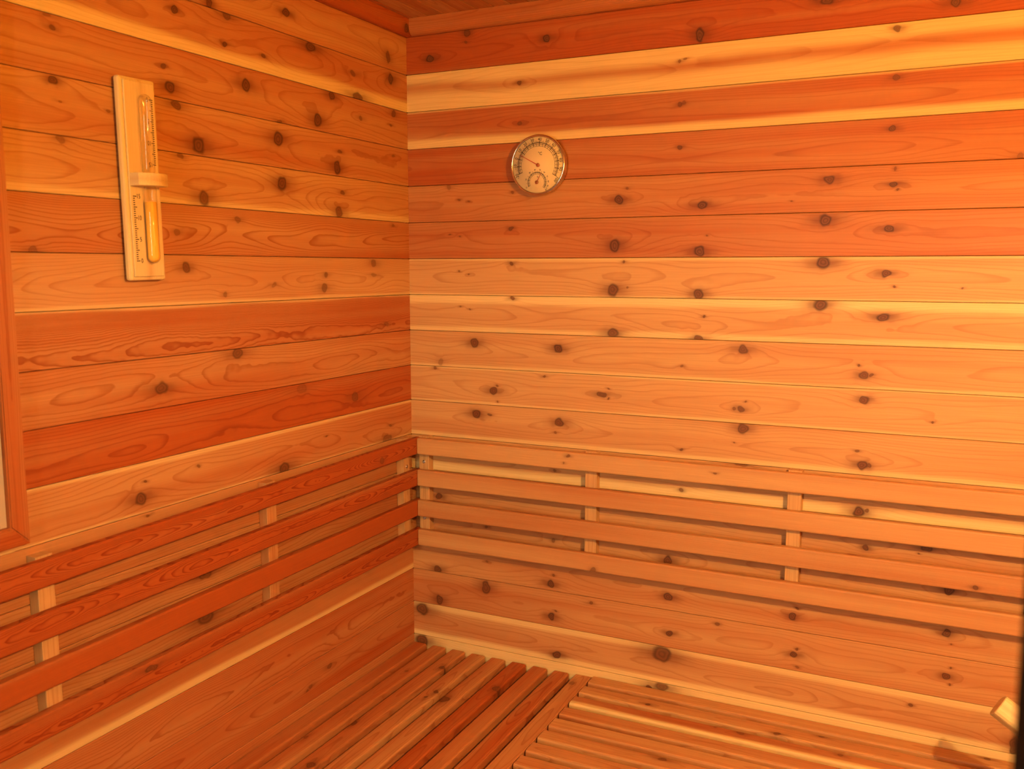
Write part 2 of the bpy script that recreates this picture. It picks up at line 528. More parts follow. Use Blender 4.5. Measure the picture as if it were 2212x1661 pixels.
KNOTS_BACK = {
    0: [(0.059,-0.011,0.0081,0.0076,1.0),(0.151,0.0339,0.0055,0.0093,0.8),(0.146,0.014,0.0033,0.0028,0.6),(0.332,0.0028,0.0071,0.0072,1.0),(0.645,-0.0234,0.0079,0.0125,1.0),(0.87,0.0104,0.0109,0.0078,0.9),(1.075,-0.0168,0.0084,0.0082,0.9)],
    1: [(0.271,-0.0003,0.0053,0.0046,0.8),(0.608,0.0116,0.0036,0.0034,0.7),(0.618,0.0149,0.0027,0.0025,0.6),(0.987,0.0302,0.0051,0.0053,0.75)],
    2: [(0.273,-0.0004,0.0053,0.0046,0.7),(0.61,0.011,0.0045,0.0043,0.7),(0.618,0.0135,0.0036,0.0034,0.5),(0.988,0.0277,0.0052,0.0054,0.65)],
    3: [(0.612,0.0107,0.0045,0.0043,0.8),(0.987,0.0216,0.0052,0.0055,0.95),(1.185,-0.0364,0.0054,0.006,0.5)],
    4: [(0.104,0.0345,0.0046,0.0059,0.4),(0.127,0.0053,0.0028,0.0024,0.6),(0.151,0.0026,0.0023,0.0019,0.6),(0.254,0.0174,0.0027,0.0024,0.6),(0.49,-0.0054,0.0087,0.0081,1.0),(0.507,0.0165,0.0029,0.0027,0.6),(0.657,-0.0206,0.0098,0.0078,1.0),(0.887,0.0177,0.0087,0.0073,0.9),(0.993,0.0062,0.0067,0.0047,1.0),(1.0,-0.0035,0.0019,0.0016,0.8),(0.821,-0.0176,0.0016,0.0017,0.6),(0.995,0.0321,0.0022,0.0032,0.6)],
    5: [(0.253,0.0221,0.0043,0.0038,0.8),(0.128,0.0087,0.0023,0.002,0.6),(0.105,0.012,0.0023,0.002,0.6),(0.882,0.025,0.0104,0.0099,1.0),(0.989,0.0082,0.0083,0.0056,1.0),(0.667,0.0012,0.0018,0.0017,0.6),(0.484,-0.015,0.0097,0.0119,1.0),(0.654,-0.0283,0.0099,0.0097,1.0)],
    6: [(0.254,0.0293,0.0043,0.0039,0.8),(0.127,0.0123,0.0023,0.002,0.6),(0.151,0.0074,0.0023,0.002,0.6),(0.503,0.0319,0.0029,0.0027,0.7),(0.48,-0.0242,0.0108,0.0129,0.9),(0.509,-0.0193,0.0024,0.0023,0.6),(0.654,-0.0314,0.009,0.0089,0.9),(0.882,0.0281,0.012,0.01,1.0),(0.988,0.0092,0.0083,0.0065,1.0),(1.001,-0.0122,0.0023,0.002,0.8),(1.111,-0.0149,0.0014,0.0012,0.7)],
    7: [(0.256,0.0341,0.0044,0.0039,0.8),(0.153,0.0102,0.0023,0.002,0.6),(0.13,0.0152,0.0023,0.002,0.6),(0.48,-0.0326,0.0109,0.0093,0.85),(0.656,-0.038,0.0082,0.0072,0.85),(0.665,0.0051,0.0027,0.0027,0.8),(0.88,0.0319,0.0113,0.0101,0.95),(0.987,0.0116,0.0107,0.0074,1.0)],
    8: [(0.164,0.0151,0.0091,0.0091,0.9),(0.361,0.011,0.0094,0.0087,1.0),(0.079,-0.0296,0.0059,0.0062,0.4),(0.625,-0.0136,0.0028,0.0027,0.6),(0.742,0.0245,0.0087,0.0088,0.8),(0.96,-0.0145,0.007,0.0075,0.85),(0.972,-0.0139,0.0031,0.0033,0.8),(0.951,0.0034,0.002,0.0021,0.8)],
    9: [(0.063,0.0363,0.0036,0.0031,0.7),(0.33,0.0293,0.0032,0.0029,0.7),(0.211,-0.0077,0.009,0.0081,0.9),(0.219,0.0044,0.0034,0.0025,0.7),(0.459,-0.0004,0.0091,0.0057,0.8),(0.473,0.0129,0.002,0.0019,0.7),(0.474,-0.008,0.002,0.0019,0.7),(0.221,-0.0298,0.0022,0.003,0.6),(0.742,-0.0117,0.0061,0.0063,0.8),(0.73,-0.0124,0.0027,0.0027,0.7),(0.75,0.0032,0.0017,0.0018,0.7),(0.962,0.0205,0.007,0.0067,0.9),(1.077,-0.0117,0.0022,0.0025,0.8)],
    10: [(0.168,0.0182,0.0104,0.0092,1.0),(0.201,0.0195,0.0045,0.0025,0.7),(0.365,0.0136,0.0095,0.0089,0.9),(0.357,-0.0082,0.0032,0.003,0.6),(0.628,-0.0203,0.0028,0.0028,0.8),(0.747,0.0301,0.0088,0.0099,0.85),(0.964,-0.0212,0.0079,0.0085,0.95),(0.975,-0.0193,0.0039,0.0034,0.8),(0.954,0.0053,0.0032,0.0026,0.7),(0.73,0.0021,0.0018,0.0018,0.7)],
    11: [(0.748,0.0379,0.0124,0.0036,0.7),(0.963,-0.0288,0.0095,0.0095,1.0),(0.976,-0.0243,0.0032,0.0034,0.8),(0.629,-0.0243,0.0038,0.0038,0.7),(0.355,-0.0109,0.0032,0.003,0.6)],
    12: [(0.978,-0.0167,0.0048,0.0052,1.0),(1.078,-0.003,0.0083,0.0059,0.9),(1.068,-0.0147,0.0015,0.0017,0.8),(0.071,-0.0187,0.0073,0.0064,1.0)],
    13: [(1.118,0.0041,0.0074,0.0076,1.0),(0.353,-0.005,0.0043,0.0041,0.6),(0.605,-0.0133,0.0086,0.0087,1.0),(0.192,0.0038,0.0035,0.0032,0.6)],
    14: [(0.853,-0.0109,0.0068,0.0069,1.0),(0.86,0.0077,0.0021,0.0023,0.8),(1.119,0.0036,0.0063,0.0068,1.0),(1.127,-0.0147,0.0018,0.0017,0.7),(0.066,-0.0329,0.0086,0.0088,0.9),(0.346,-0.0237,0.0087,0.0088,1.0),(0.353,-0.0044,0.0033,0.0031,0.7),(0.608,-0.0112,0.0082,0.0078,1.0),(0.194,0.0037,0.0035,0.0032,0.6)],
    15: [(0.709,0.03,0.0037,0.0038,0.7),(0.857,-0.0077,0.0069,0.0065,1.0),(0.863,0.0055,0.0021,0.0023,0.8),(0.865,-0.0295,0.0026,0.0028,0.6),(1.122,0.0026,0.0063,0.0065,1.0),(1.13,0.0197,0.0019,0.0021,0.8),(1.13,-0.0115,0.0019,0.0017,0.8),(0.19,0.0228,0.0093,0.0139,0.9),(0.069,-0.0262,0.008,0.0111,1.0),(0.349,-0.0187,0.0071,0.0083,1.0),(0.359,-0.0041,0.0033,0.0026,0.7),(0.439,0.0267,0.0042,0.0041,0.7),(0.612,-0.0082,0.0072,0.0064,1.0)],
    16: [(0.023,0.024,0.0151,0.0135,0.9),(0.363,-0.0236,0.0087,0.0079,1.0),(0.597,0.0241,0.0186,0.0158,0.9),(1.066,0.015,0.0031,0.0027,0.8),(1.236,-0.0234,0.0071,0.017,0.8)],
    17: [(0.022,0.0258,0.0152,0.0136,0.95),(0.572,0.0239,0.007,0.006,1.0),(0.598,0.0314,0.0147,0.009,0.8)],
}

# look of each row of planks: tone (0 pale heartwood .. 1 dark red), sapwood (top, bottom), rings, wander, offset, line, jag
ROW_LEFT = {
    -1: (0.75, (0, 0), 4, 1.5, 0, .45, .2), 0: (0.52, (0, 0), 4, 1.3, .01, .40, .2), 1: (0.42, (.0, .24), 3.2, 1.6, .004, .5, .25),
    2: (0.52, (0, 0), 3.6, 1.9, 0, .55, .2), 3: (0.40, (0, 0), 3.4, 1.9, .002, .55, .2), 4: (0.20, (0, .12), 3.6, 2.0, -.002, .6, .2),
    5: (0.55, (0, 0), 9, 3.4, -.004, .9, .15), 6: (0.28, (0, .07), 6, 2.4, -.004, .5, .15), 7: (0.74, (.05, 0), 8, 3.2, -.026, 1.0, .9),
    8: (0.58, (0, 0), 5, 2.2, -.006, .7, .3), 9: (0.90, (0, 0), 5, 2.0, -.010, .75, .2), 10: (0.50, (.07, .05), 4.5, 2.0, -.008, .6, .15),
    11: (0.45, (0, 0), 9, 1.0, -.05, .45, .1), 12: (0.62, (0, 0), 5, 2.4, 0, .65, .15), 13: (0.55, (0, 0), 5, 2.4, .004, .65, .2),
    14: (0.50, (0, .15), 8, 1.1, .045, .4, .1), 15: (0.66, (0, 0), 5, 2.2, -.010, .8, .5), 16: (0.70, (0, 0), 7, 2.0, .004, .6, .15),
    17: (0.6, (0, 0), 5, 1.5, 0, .5, .2)}
ROW_BACK = {
    -1: (0.75, (0, 0), 5, 1.4, 0, .4, .2), 0: (0.95, (0, 0), 4.5, 1.6, .002, .5, .2), 1: (0.45, (.34, .40), 3.0, 1.5, 0, .45, .1),
    2: (0.70, (.05, .20), 5.5, 1.7, -.003, .55, .1), 3: (0.74, (0, 0), 5.0, 1.7, -.006, .5, .1), 4: (0.60, (0, 0), 4.6, 1.9, -.002, .5, .15),
    5: (0.66, (0, 0), 4.6, 2.0, .001, .5, .15), 6: (0.06, (.07, .05), 4.6, 2.0, .003, .5, .1), 7: (0.06, (.22, .13), 4.8, 2.0, -.002, .5, .1),
    8: (0.08, (0, .06), 4.2, 1.9, .002, .45, .12), 9: (0.05, (.05, .06), 4.2, 1.9, .006, .42, .12), 10: (0.06, (0, .11), 5.0, 1.9, -.002, .45, .12),
    11: (0.12, (0, .22), 4.2, 1.9, .0, .45, .12), 12: (0.30, (0, 0), 4.2, 1.9, .002, .45, .12), 13: (0.28, (0, 0), 4.2, 1.9, 0, .45, .12),
    14: (0.34, (0, 0), 4.4, 1.9, .002, .45, .12), 15: (0.38, (0, 0), 4.4, 1.9, .002, .45, .12), 16: (0.36, (.15, .17), 6.0, 2.3, -.004, .55, .15),
    17: (0.40, (.45, .45), 5, 1.6, 0, .4, .1)}
N_ROWS = 24
LEN_L = -ROOM_Y


def wall_planks():
    for r in range(-1, N_ROWS):
        zc = zz(-r - 0.5)
        top = min(S / 2 - GAP / 2, CEIL - zc - 0.0005)
        bot = max(-S / 2 + GAP / 2, FLOOR - zc)
        if bot > top - 0.004:
            continue
        prof = [(bot, -0.012), (top, -0.012), (top, -0.001), (top - 0.001, 0), (bot + 0.001, 0), (bot, -0.001)]
        full = top > 0.039 and bot < -0.039
        # left wall: local x runs along +y, the room corner is at x = 0
        if r in ROW_LEFT:
            tn, sp, rg, wd, t0, li, jg = ROW_LEFT[r]
            ml = cedar('cedar_left', r * 1.7 + 2.3, tone=tn, sap=sp, rings=rg, wander=wd, t0=t0, line=li * 0.88, jag=jg,
                       knots=[(-k[0],) + tuple(k[1:]) for k in KNOTS_LEFT.get(r, ())], stretch=3.4,
                       lw=0.30 if r == 7 else 0.52)
            tn, sp, rg, wd, t0, li, jg = ROW_BACK[r]
            mb = cedar('cedar_back', r * 1.9 + 40.1, tone=tn, sap=sp, rings=rg, wander=wd, t0=t0, line=li * 0.78, jag=jg,
                       knots=KNOTS_BACK.get(r, ()), stretch=2.6)
        else:
            ml = mb = M_GENERIC
        mw = basis((0, 1, 0), (1, 0, 0), (0, 0, zc))
        zt, zb = zc + top, zc + bot
        if zb > oz1 or zt < oz0:                       # clear of the window
            me = extrude_profile(prof, -LEN_L, 0.0, ('L', full) if full else None)
        elif zb >= oz0 and zt <= oz1:
            me = extrude_profile(prof, oy0, 0.0, ('LS', full))
        else:                                          # notched round the corner of the opening
            cut = (oz0 if zb < oz0 else oz1) - zc
            lo_, hi_ = (bot, cut) if zb < oz0 else (cut, top)
            me = join_meshes([(extrude_profile(prof, oy0, 0.0), Matrix()),
                              (extrude_profile([(lo_, -0.012), (hi_, -0.012), (hi_, 0), (lo_, 0)], -LEN_L, oy0), Matrix())])
        mesh_obj('plank', me, ml, wall_left, mw)
        mesh_obj('plank', extrude_profile(prof, 0.0, ROOM_X, ('B', full) if full else None), mb, wall_back,
                 basis((1, 0, 0), (0, -1, 0), (0, 0, zc)))
        mesh_obj('plank', extrude_profile(prof, 0.0, LEN_L, ('R', full) if full else None), M_GENERIC, wall_right,
                 basis((0, -1, 0), (-1, 0, 0), (ROOM_X, 0, zc)))


wall_planks()

# ceiling boards run from the back wall towards the door
cw = 0.4905 * S
me = extrude_profile(plank_profile(cw - 0.0008, 0.012, 0.0016), ROOM_Y, 0.0)
M_CEIL = cedar('cedar_ceiling', 5.0, hw=cw / 2, tone=0.55, random_seed=True, rings=3.0, line=0.4)
x = -0.13 * S
k = 0
while x < ROOM_X - 0.02:
    mesh_obj('plank', me, M_CEIL, ceiling, basis((0, 1, 0), (0, 0, -1), (x + cw / 2, 0, CEIL)))
    x += cw

# trim strips under the ceiling, lower edge rounded
tp = [(0.0, -0.0001)]
H, T = 0.43 * S, 0.019
tp = [(-H, 0), (-H, 0.006)]
for k in range(6):
    a = math.radians(15 * k + 15)
    tp.append((-H * 0.55 - H * 0.45 * math.cos(a) + 0.0, 0.006 + (T - 0.006) * math.sin(a)))
tp += [(-0.0002, T), (-0.0002, 0)]
tp = list(reversed(tp))
mt = cedar('cedar_trim', 61.0, hw=0.02, tone=0.72, rings=2.5, wander=1.2, line=0.4)
t1 = structure('trim_1', extrude_profile(tp, T, ROOM_X), mt, basis((1, 0, 0), (0, -1, 0), (0, 0, CEIL)))
mt2 = cedar('cedar_trim_left', 64.0, hw=0.02, tone=1.0, rings=3.0, wander=1.6, line=0.5,  # full dark tone paints in the shade of a strip facing down and away
            knots=[(-0.330, -0.010, 0.009, 0.010, 1.0), (-0.026, -0.022, 0.006, 0.008, 0.9)])
t2 = structure('trim_2', extrude_profile(tp, ROOM_Y, 0.0), mt2, basis((0, 1, 0), (1, 0, 0), (0, 0, CEIL)))

# ------------------------------------------------------------------ window in the left wall
win = structure('window_1')
win.location = (0, (WIN_Y0 + WIN_Y1) / 2, WIN_Z0)
TP = 0.012


def mitred(p_out, p_in, d0, d1):
    """one leg of the casing between mitred ends; points in (y, z) on the wall"""
    (a, b_), (c, d) = p_out, p_in
    v = []
    for x_ in (d0, d1):
        v += [(x_, a[0], a[1]), (x_, b_[0], b_[1]), (x_, d[0], d[1]), (x_, c[0], c[1])]
    f = [(0, 1, 2, 3), (7, 6, 5, 4), (0, 4, 5, 1), (1, 5, 6, 2), (2, 6, 7, 3), (3, 7, 4, 0)]
    m_ = bpy.data.meshes.new('casing')
    m_.from_pydata(v, [], f)
    bm = bmesh.new()
    bm.from_mesh(m_)
    bmesh.ops.recalc_face_normals(bm, faces=bm.faces)
    bmesh.ops.bevel(bm, geom=[e for e in bm.edges if all(abs(q.co.x - d1) < 1e-6 for q in e.verts)], offset=0.0018, segments=2, affect='EDGES')
    bm.to_mesh(m_)
    bm.free()
    return m_


O = [(WIN_Y0, WIN_Z0), (WIN_Y1, WIN_Z0), (WIN_Y1, WIN_Z1), (WIN_Y0, WIN_Z1)]
I = [(WIN_Y0 - TRIM_W, WIN_Z0 + TRIM_W), (WIN_Y1 + TRIM_W, WIN_Z0 + TRIM_W), (WIN_Y1 + TRIM_W, WIN_Z1 - TRIM_W), (WIN_Y0 - TRIM_W, WIN_Z1 - TRIM_W)]
inv = Matrix.Translation(-Vector(win.location))
for i in range(4):
    j = (i + 1) % 4
    me = mitred((O[i], O[j]), (I[i], I[j]), 0.0005, TP)
    # local x must follow the leg for the grain
    vert = i in (1, 3)
    fr_ = basis((0, 0, 1), (1, 0, 0), (0, (O[i][0] + I[i][0]) / 2, 1.2)) if vert else basis((0, 1, 0), (1, 0, 0), (0, -1.1, (O[i][1] + I[i][1]) / 2))
    me.transform(fr_.inverted())
    mesh_obj('casing', me, cedar('cedar_casing', 70.0 + i * 3, hw=0.013, tone=0.95, rings=3.5, wander=0.6, line=0.5), win, inv @ fr_)
# reveal lining and the panes
RV = 0.062
mr = cedar('cedar_reveal', 82.0, hw=0.03, tone=0.85, rings=3, line=0.4)
for a, b_, c, d in ((I[0][0], I[0][0] + 0.012, I[0][1] - 0.006, I[2][1] + 0.006), (I[1][0] - 0.012, I[1][0], I[0][1] - 0.006, I[2][1] + 0.006),
                    (I[1][0] - 0.001, I[0][0] + 0.001, I[0][1] - 0.012, I[0][1]), (I[1][0] - 0.001, I[0][0] + 0.001, I[2][1], I[2][1] + 0.012)):
    me = box_mesh(-RV, 0.0002, a, b_, c, d)
    mesh_obj('reveal', me, mr, win, inv)
mesh_obj('pane', box_mesh(-0.0015, 0.0045, I[1][0] + 0.0005, I[0][0] - 0.0005, I[0][1] + 0.0005, I[2][1] - 0.0005), plain('frosted_cream_glass', (0.56, 0.44, 0.30), 0.35), win, inv)

# ------------------------------------------------------------------ door frame the picture is taken through
door = structure('door_1')
door.location = ((DOOR_X0 + DOOR_X1) / 2, (FY0 + FY1) / 2, 0)
inv = Matrix.Translation(-Vector(door.location))
for a, b_ in ((DOOR_X0 - 0.0448, DOOR_X0), (DOOR_X1, DOOR_X1 + 0.0448)):
    mesh_obj('jamb', box_mesh(a, b_, FY0 - 0.012, FY1 + 0.012, 0.0, DOOR_Z + 0.0448, 0.002), M_BLACK, door, inv)
mesh_obj('header', box_mesh(DOOR_X0, DOOR_X1, FY0 - 0.012, FY1 + 0.012, DOOR_Z, DOOR_Z + 0.0448, 0.002), M_BLACK, door, inv)
mesh_obj('threshold', box_mesh(DOOR_X0, DOOR_X1, FY0, FY1, 0.0, 0.02, 0.003), M_BLACK, door, inv)

# ------------------------------------------------------------------ backrests
D1, D2 = 0.24 * S, 0.44 * S        # uprights stand on the wall, rails on the uprights
RAIL_Z = [(-11.005, -11.49), (-11.925, -12.395), (-12.81, -13.27), (-13.66, -14.13)]
RAIL_H = 0.47 * S
M_UP = cedar('pale_upright', 9.0, hw=0.013, tone=0.05, random_seed=True, rings=2.0, wander=0.8, line=0.35)


def screw_mesh():
    return lathe_mesh([(0.0, 0.0006), (0.0012, 0.0007), (0.0014, -0.0002), (0.0022, 0.0008), (0.0036, 0.0008), (0.0038, -0.002), (0.0, -0.002)], 16)


SCREW = screw_mesh()


def backrest(root, xdir, normal, s0, s1, uprights, rail_mats, screws):
    """built in the frame of the wall: x along the wall, y up, z out"""
    base = basis(xdir, normal, (0, 0, 0))
    for i, (zt, zb) in enumerate(RAIL_Z):
        zc = (zz(zt) + zz(zb)) / 2
        me = extrude_profile(round_profile(RAIL_H, D2 - D1 - 0.0004, 0.0032), s0, s1, ('rail', s0, s1), 0.0008)
        for p in me.polygons:
            p.use_smooth = False
        loc = Vector(normal) * D2
        loc.z = zc
        mesh_obj('rail', me, rail_mats[i], root, Matrix.Translation(-Vector(root.location)) @ basis(xdir, normal, loc))
    uh0, uh1 = zz(-14.20), zz(-10.985)
    me = extrude_profile(round_profile(0.322 * S, D1 - 0.0003, 0.0008, 1), uh0, uh1, 'upright')
    for i, c in enumerate(uprights):
        loc = Vector(xdir) * c + Vector(normal) * D1
        mw = Matrix.Translation(-Vector(root.location)) @ basis((0, 0, 1), normal, loc)
        u = mesh_obj('upright', me, M_UP, root, mw)
        if i in screws:
            for zs in screws[i]:
                mesh_obj('screw', SCREW, M_STEEL, u, Matrix.Translation((zz(zs), 0.001 if i else 0.0, 0.0)))


rb = [cedar('rail_back_a', 101, hw=RAIL_H / 2, tone=0.16, rings=7, wander=0.8, t0=0.05, line=0.35, knots=[(0.401, 0.010, 0.003, 0.003, .7), (0.39, -0.006, 0.002, 0.002, .5), (0.704, 0.006, 0.003, 0.002, .7)]),
      cedar('rail_back_b', 104, hw=RAIL_H / 2, tone=0.22, rings=9, wander=0.5, t0=0.06, line=0.22),
      cedar('rail_back_c', 107, hw=RAIL_H / 2, tone=0.36, rings=4, wander=1.0, t0=0.05, line=0.8, jag=.12, knots=[(1.159, -0.010, 0.004, 0.0035, .8)]),
      cedar('rail_back_d', 110, hw=RAIL_H / 2, tone=0.26, rings=9, wander=0.4, t0=0.06, line=0.2, knots=[(0.4575, -0.0145, 0.0042, 0.006, .55)])]
root = empty('backrest', (0.85, 0, zz(-14.2)), 'orange cedar slatted backrest of four rails along the wall with the round dial', 'backrest')
backrest(root, (1, 0, 0), (0, -1, 0), D2 + 0.0006, ROOM_X - 0.03,
         [0.555 * S, 5.625 * S, 10.76 * S, 15.86 * S, 20.3 * S], rb, {0: (-11.72, -13.36)})
rl = [cedar('rail_left_a', 121, hw=RAIL_H / 2, tone=1.05, rings=7, wander=4.6, t0=0.0, line=1.0, jag=1.2, lw=0.22, knots=[(-0.172, -0.005, 0.0062, 0.0065, .55)], stretch=4.5),
      cedar('rail_left_b', 124, hw=RAIL_H / 2, tone=1.0, rings=6, wander=4.6, t0=0.004, line=1.0, jag=1.2, lw=0.22, stretch=4.0),
      cedar('rail_left_c', 127, hw=RAIL_H / 2, tone=1.05, rings=7, wander=1.4, t0=0.03, line=0.5, jag=.3, stretch=4.0),
      cedar('rail_left_d', 130, hw=RAIL_H / 2, tone=1.05, rings=7, wander=3.6, t0=-0.006, line=1.0, jag=1.2, lw=0.22, stretch=4.5, knots=[(-0.80, 0.008, 0.011, 0.004, .8)])]
root = empty('backrest', (0, -0.7, zz(-14.2)), 'dark red cedar slatted backrest of four rails below the sand timer', 'backrest')
backrest(root, (0, 1, 0), (1, 0, 0), ROOM_Y + 0.03, -0.21 * S,
         [-0.671 * S, -6.327 * S, -12.08 * S, -17.2 * S], rl, {0: (-11.80,)})
# this backrest hangs a little lower at its door end
root.matrix_world = Matrix.Translation((0, 0, zz(-11.0))) @ Matrix.Rotation(0.0115, 4, 'X') @ Matrix.Translation((0, 0, -zz(-11.0))) @ Matrix.Translation((0, -0.7, zz(-14.2)))

# ------------------------------------------------------------------ benches
ZL = BENCH
ZR = BENCH + 0.06 * S
SW, ST, SP = 0.452 * S, 0.021, 0.6455 * S
bl = empty('bench', (0.2, -0.7, 0), 'red cedar slatted bench along the wall with the sand timer', 'bench')
inv = Matrix.Translation(-Vector(bl.location))
slat_l = [(0.78, (0, 0), 4, 1.2, .3, []), (0.62, (0, 0), 3, 1.2, .35, [(-0.148, -0.004, .004, .003, .6), (-0.472, 0.010, .006, .004, .6)]),
          (0.68, (0, 0), 3, 1.6, .45, [(-0.098, -0.013, .006, .006, .9), (-0.388, .014, .007, .005, .9), (-0.547, -.008, .010, .008, .8)]),
          (0.60, (0, 0), 2.5, 1.6, .55, [(-0.207, -0.010, .006, .005, .9), (-0.236, -0.003, .004, .0035, .8)]),
          (0.48, (0, 0), 2.5, 1.9, .55, [(-0.227, .010, .012, .011, .9)]),
          (0.92, (0, 0), 3, 2.0, .55, [(-0.138, -0.012, .008, .008, .8)]), (0.64, (0, 0), 5, .8, .3, []), (0.72, (0, 0), 3, 2.4, .75, [])]
ME_SLAT_L = extrude_profile(round_profile(SW, ST, 0.0042), ROOM_Y + 0.004, -0.05 * S, None, 0.0012)
for i, (tn, sp, rg, wd, li, kn) in enumerate(slat_l):
    xc = (0.0 + SW / 2) + i * SP + 0.0005
    mt_ = cedar('slat_left', 140 + i * 2.7, hw=SW / 2, tone=tn, sap=sp, rings=rg, wander=wd, line=li, jag=.25, knots=kn, stretch=4.0)
    mesh_obj('slat', ME_SLAT_L, mt_, bl, inv @ basis((0, 1, 0), (0, 0, 1), (xc, 0, ZL)))
mesh_obj('wall_cleat', box_mesh(0.0015, 0.0205, ROOM_Y + 0.004, -0.006, ZL - ST - 0.045, ZL - ST - 0.0003, 0.001), M_GENERIC, bl, inv)
for yc in (-4.6, -11.0, -16.4):
    mesh_obj('cross_bearer', box_mesh(0.021, 4.96 * S, (yc - 0.3) * S, (yc + 0.3) * S, ZL - ST - 0.040, ZL - ST - 0.0003, 0.001), M_UP, bl, inv)
mesh_obj('front_beam', box_mesh(4.965 * S, 5.12 * S + 0.006, ROOM_Y + 0.004, -6.0 * S, ZL - ST - 0.07, ZL - ST - 0.0003, 0.001), M_GENERIC, bl, inv)
for yc in (-6.4, -16.9):
    mesh_obj('leg', box_mesh(4.4 * S, 4.93 * S, (yc - 0.28) * S, (yc + 0.28) * S, 0.0, ZL - ST - 0.041, 0.002), M_GENERIC, bl, inv)

br = empty('bench', (1.0, -0.25, 0), 'orange cedar slatted bench along the wall with the round dial', 'bench')
inv = Matrix.Translation(-Vector(br.location))
slat_r = [(0.32, (0, 0), 3, 1.2, .4, [(1.196, .008, .006, .004, .8)]), (0.18, (0, 0), 3, 1.4, .45, [(0.591, -.006, .005, .005, .9), (0.846, -.012, .006, .005, .9), (0.921, .012, .006, .004, .8)]),
          (0.50, (0, .28), 2.5, 1.2, .35, [(0.785, .012, .007, .0065, .6), (0.736, .014, .004, .004, .4), (0.961, .010, .005, .004, .6)]),
          (0.46, (0, 0), 3, 1.5, .5, [(0.455, .016, .004, .002, .8)]), (0.12, (0, 0), 3, 1.3, .35, []), (0.25, (0, 0), 3, 1.3, .35, [(0.680, .010, .008, .006, .8)]),
          (0.36, (0, 0), 3, 1.7, .5, []), (0.48, (0, 0), 3, 1.5, .45, []), (0.5, (0, 0), 3, 1.5, .45, [])]
ME_SLAT_R = extrude_profile(round_profile(SW, ST, 0.0042), 5.68 * S, ROOM_X - 0.006, None, 0.0012)
for i, (tn, sp, rg, wd, li, kn) in enumerate(slat_r):
    yc = -(0.02 * S + SW / 2) - i * SP
    mt_ = cedar('slat_right', 170 + i * 2.3, hw=SW / 2, tone=tn, sap=sp, rings=rg, wander=wd, line=li, jag=.25, knots=kn, stretch=4.0)
    mesh_obj('slat', ME_SLAT_R, mt_, br, inv @ basis((1, 0, 0), (0, 0, 1), (0, yc, ZR)))
me = extrude_profile(round_profile(0.47 * S, 0.038, 0.002, 2), -5.9 * S, -0.02 * S, None, 0.0008)
mesh_obj('end_board', me, cedar('end_board', 199, hw=0.0185, tone=0.42, rings=2.0, wander=1.6, line=0.55, knots=[(-0.047, 0.009, .007, .006, .55)], stretch=3.6),
         br, inv @ basis((0, 1, 0), (0, 0, 1), (5.40 * S, 0, ZL + 0.0005)))
for xc in (5.75, 12.3, 20.6):
    mesh_obj('cross_bearer', box_mesh(xc * S, (xc + 0.5) * S, -5.5 * S, -0.006, ZR - ST - 0.040, ZR - ST - 0.0003, 0.001), M_UP, br, inv)
mesh_obj('front_beam', box_mesh(5.70 * S, ROOM_X - 0.006, -5.85 * S, -5.52 * S, ZR - ST - 0.075, ZR - ST - 0.0003, 0.001), M_GENERIC, br, inv)
for xc in (6.3, 20.6):
    mesh_obj('leg', box_mesh((xc - 0.26) * S, (xc + 0.26) * S, -5.46 * S, -4.9 * S, 0.0, ZR - ST - 0.041, 0.002), M_GENERIC, br, inv)

# ------------------------------------------------------------------ sand timer on the left wall
# local frame: x along +y (to the right in the picture), y up, z out of the wall
TY, TZ = -9.53 * S, zz(-4.64)
timer = empty('sand_timer', (0, TY, TZ), 'pale pine sauna sand timer with a glass tube of orange sand', 'sand timer')
tb = Matrix.Rotation(0.018, 4, 'X') @ basis((0, 1, 0), (1, 0, 0), (0, 0, 0))
PINE = cedar('pine_board', 210, hw=0.034, tone=0.0, sap=(0.5, 0.5), rings=6, wander=0.5, t0=0.05, line=0.35, rough=0.42)
BW, BH, OFF = 0.845 * S, 3.70 * S, 0.0055
# the board's grain runs upwards: its own x axis is vertical
up = tb @ basis((0, 1, 0), (0, 0, 1), (0, 0, 0))
mesh_obj('hanger', box_mesh(-0.03, 0.03, -0.016, 0.016, 0.0002, OFF - 0.0002), M_SLAB, timer, up)
me = box_mesh(-BH / 2, BH / 2, -BW / 2, BW / 2, OFF, OFF + 0.0115, 0.0036)
mesh_obj('back_board', me, PINE, timer, up)
PH, PWD = 3.56 * S, 0.70 * S
mesh_obj('front_panel', box_mesh(-PH / 2, PH / 2, -PWD / 2, PWD / 2, OFF + 0.0117, OFF + 0.0150, 0.0012), PINE, timer, up)
FZ = OFF + 0.0150
TR = 0.113 * S
TCZ = FZ + TR + 0.0008
tube_cx = 0.0
ztop, zbot = 1.545 * S, -1.535 * S
prof = [(0.0, ztop)]
for k in range(1, 7):
    a = math.radians(15 * k)
    prof.append((TR * math.sin(a), ztop - TR + TR * math.cos(a)))
neck = 0.055 * S
prof += [(TR, 0.16 * S), (TR * 0.8, 0.10 * S), (0.0022, 0.02 * S), (0.0022, -0.02 * S), (TR * 0.8, -0.10 * S), (TR, -0.16 * S)]
for k in range(6, 0, -1):
    a = math.radians(15 * k)
    prof.append((TR * math.sin(a), zbot + TR - TR * math.cos(a)))
prof.append((0.0, zbot))
stand = tb @ Matrix.Translation((tube_cx, 0, TCZ)) @ Matrix.Rotation(-math.pi / 2, 4, 'X')
glass = mesh_obj('glass_tube', lathe_mesh(prof, 32), clear_glass('tube_glass', (1.0, 0.99, 0.96), 0.42), timer, stand)
sr = TR * 0.90
st_ = -0.40 * S
sp_ = [(0.0, st_ + 0.0004), (sr, st_)]
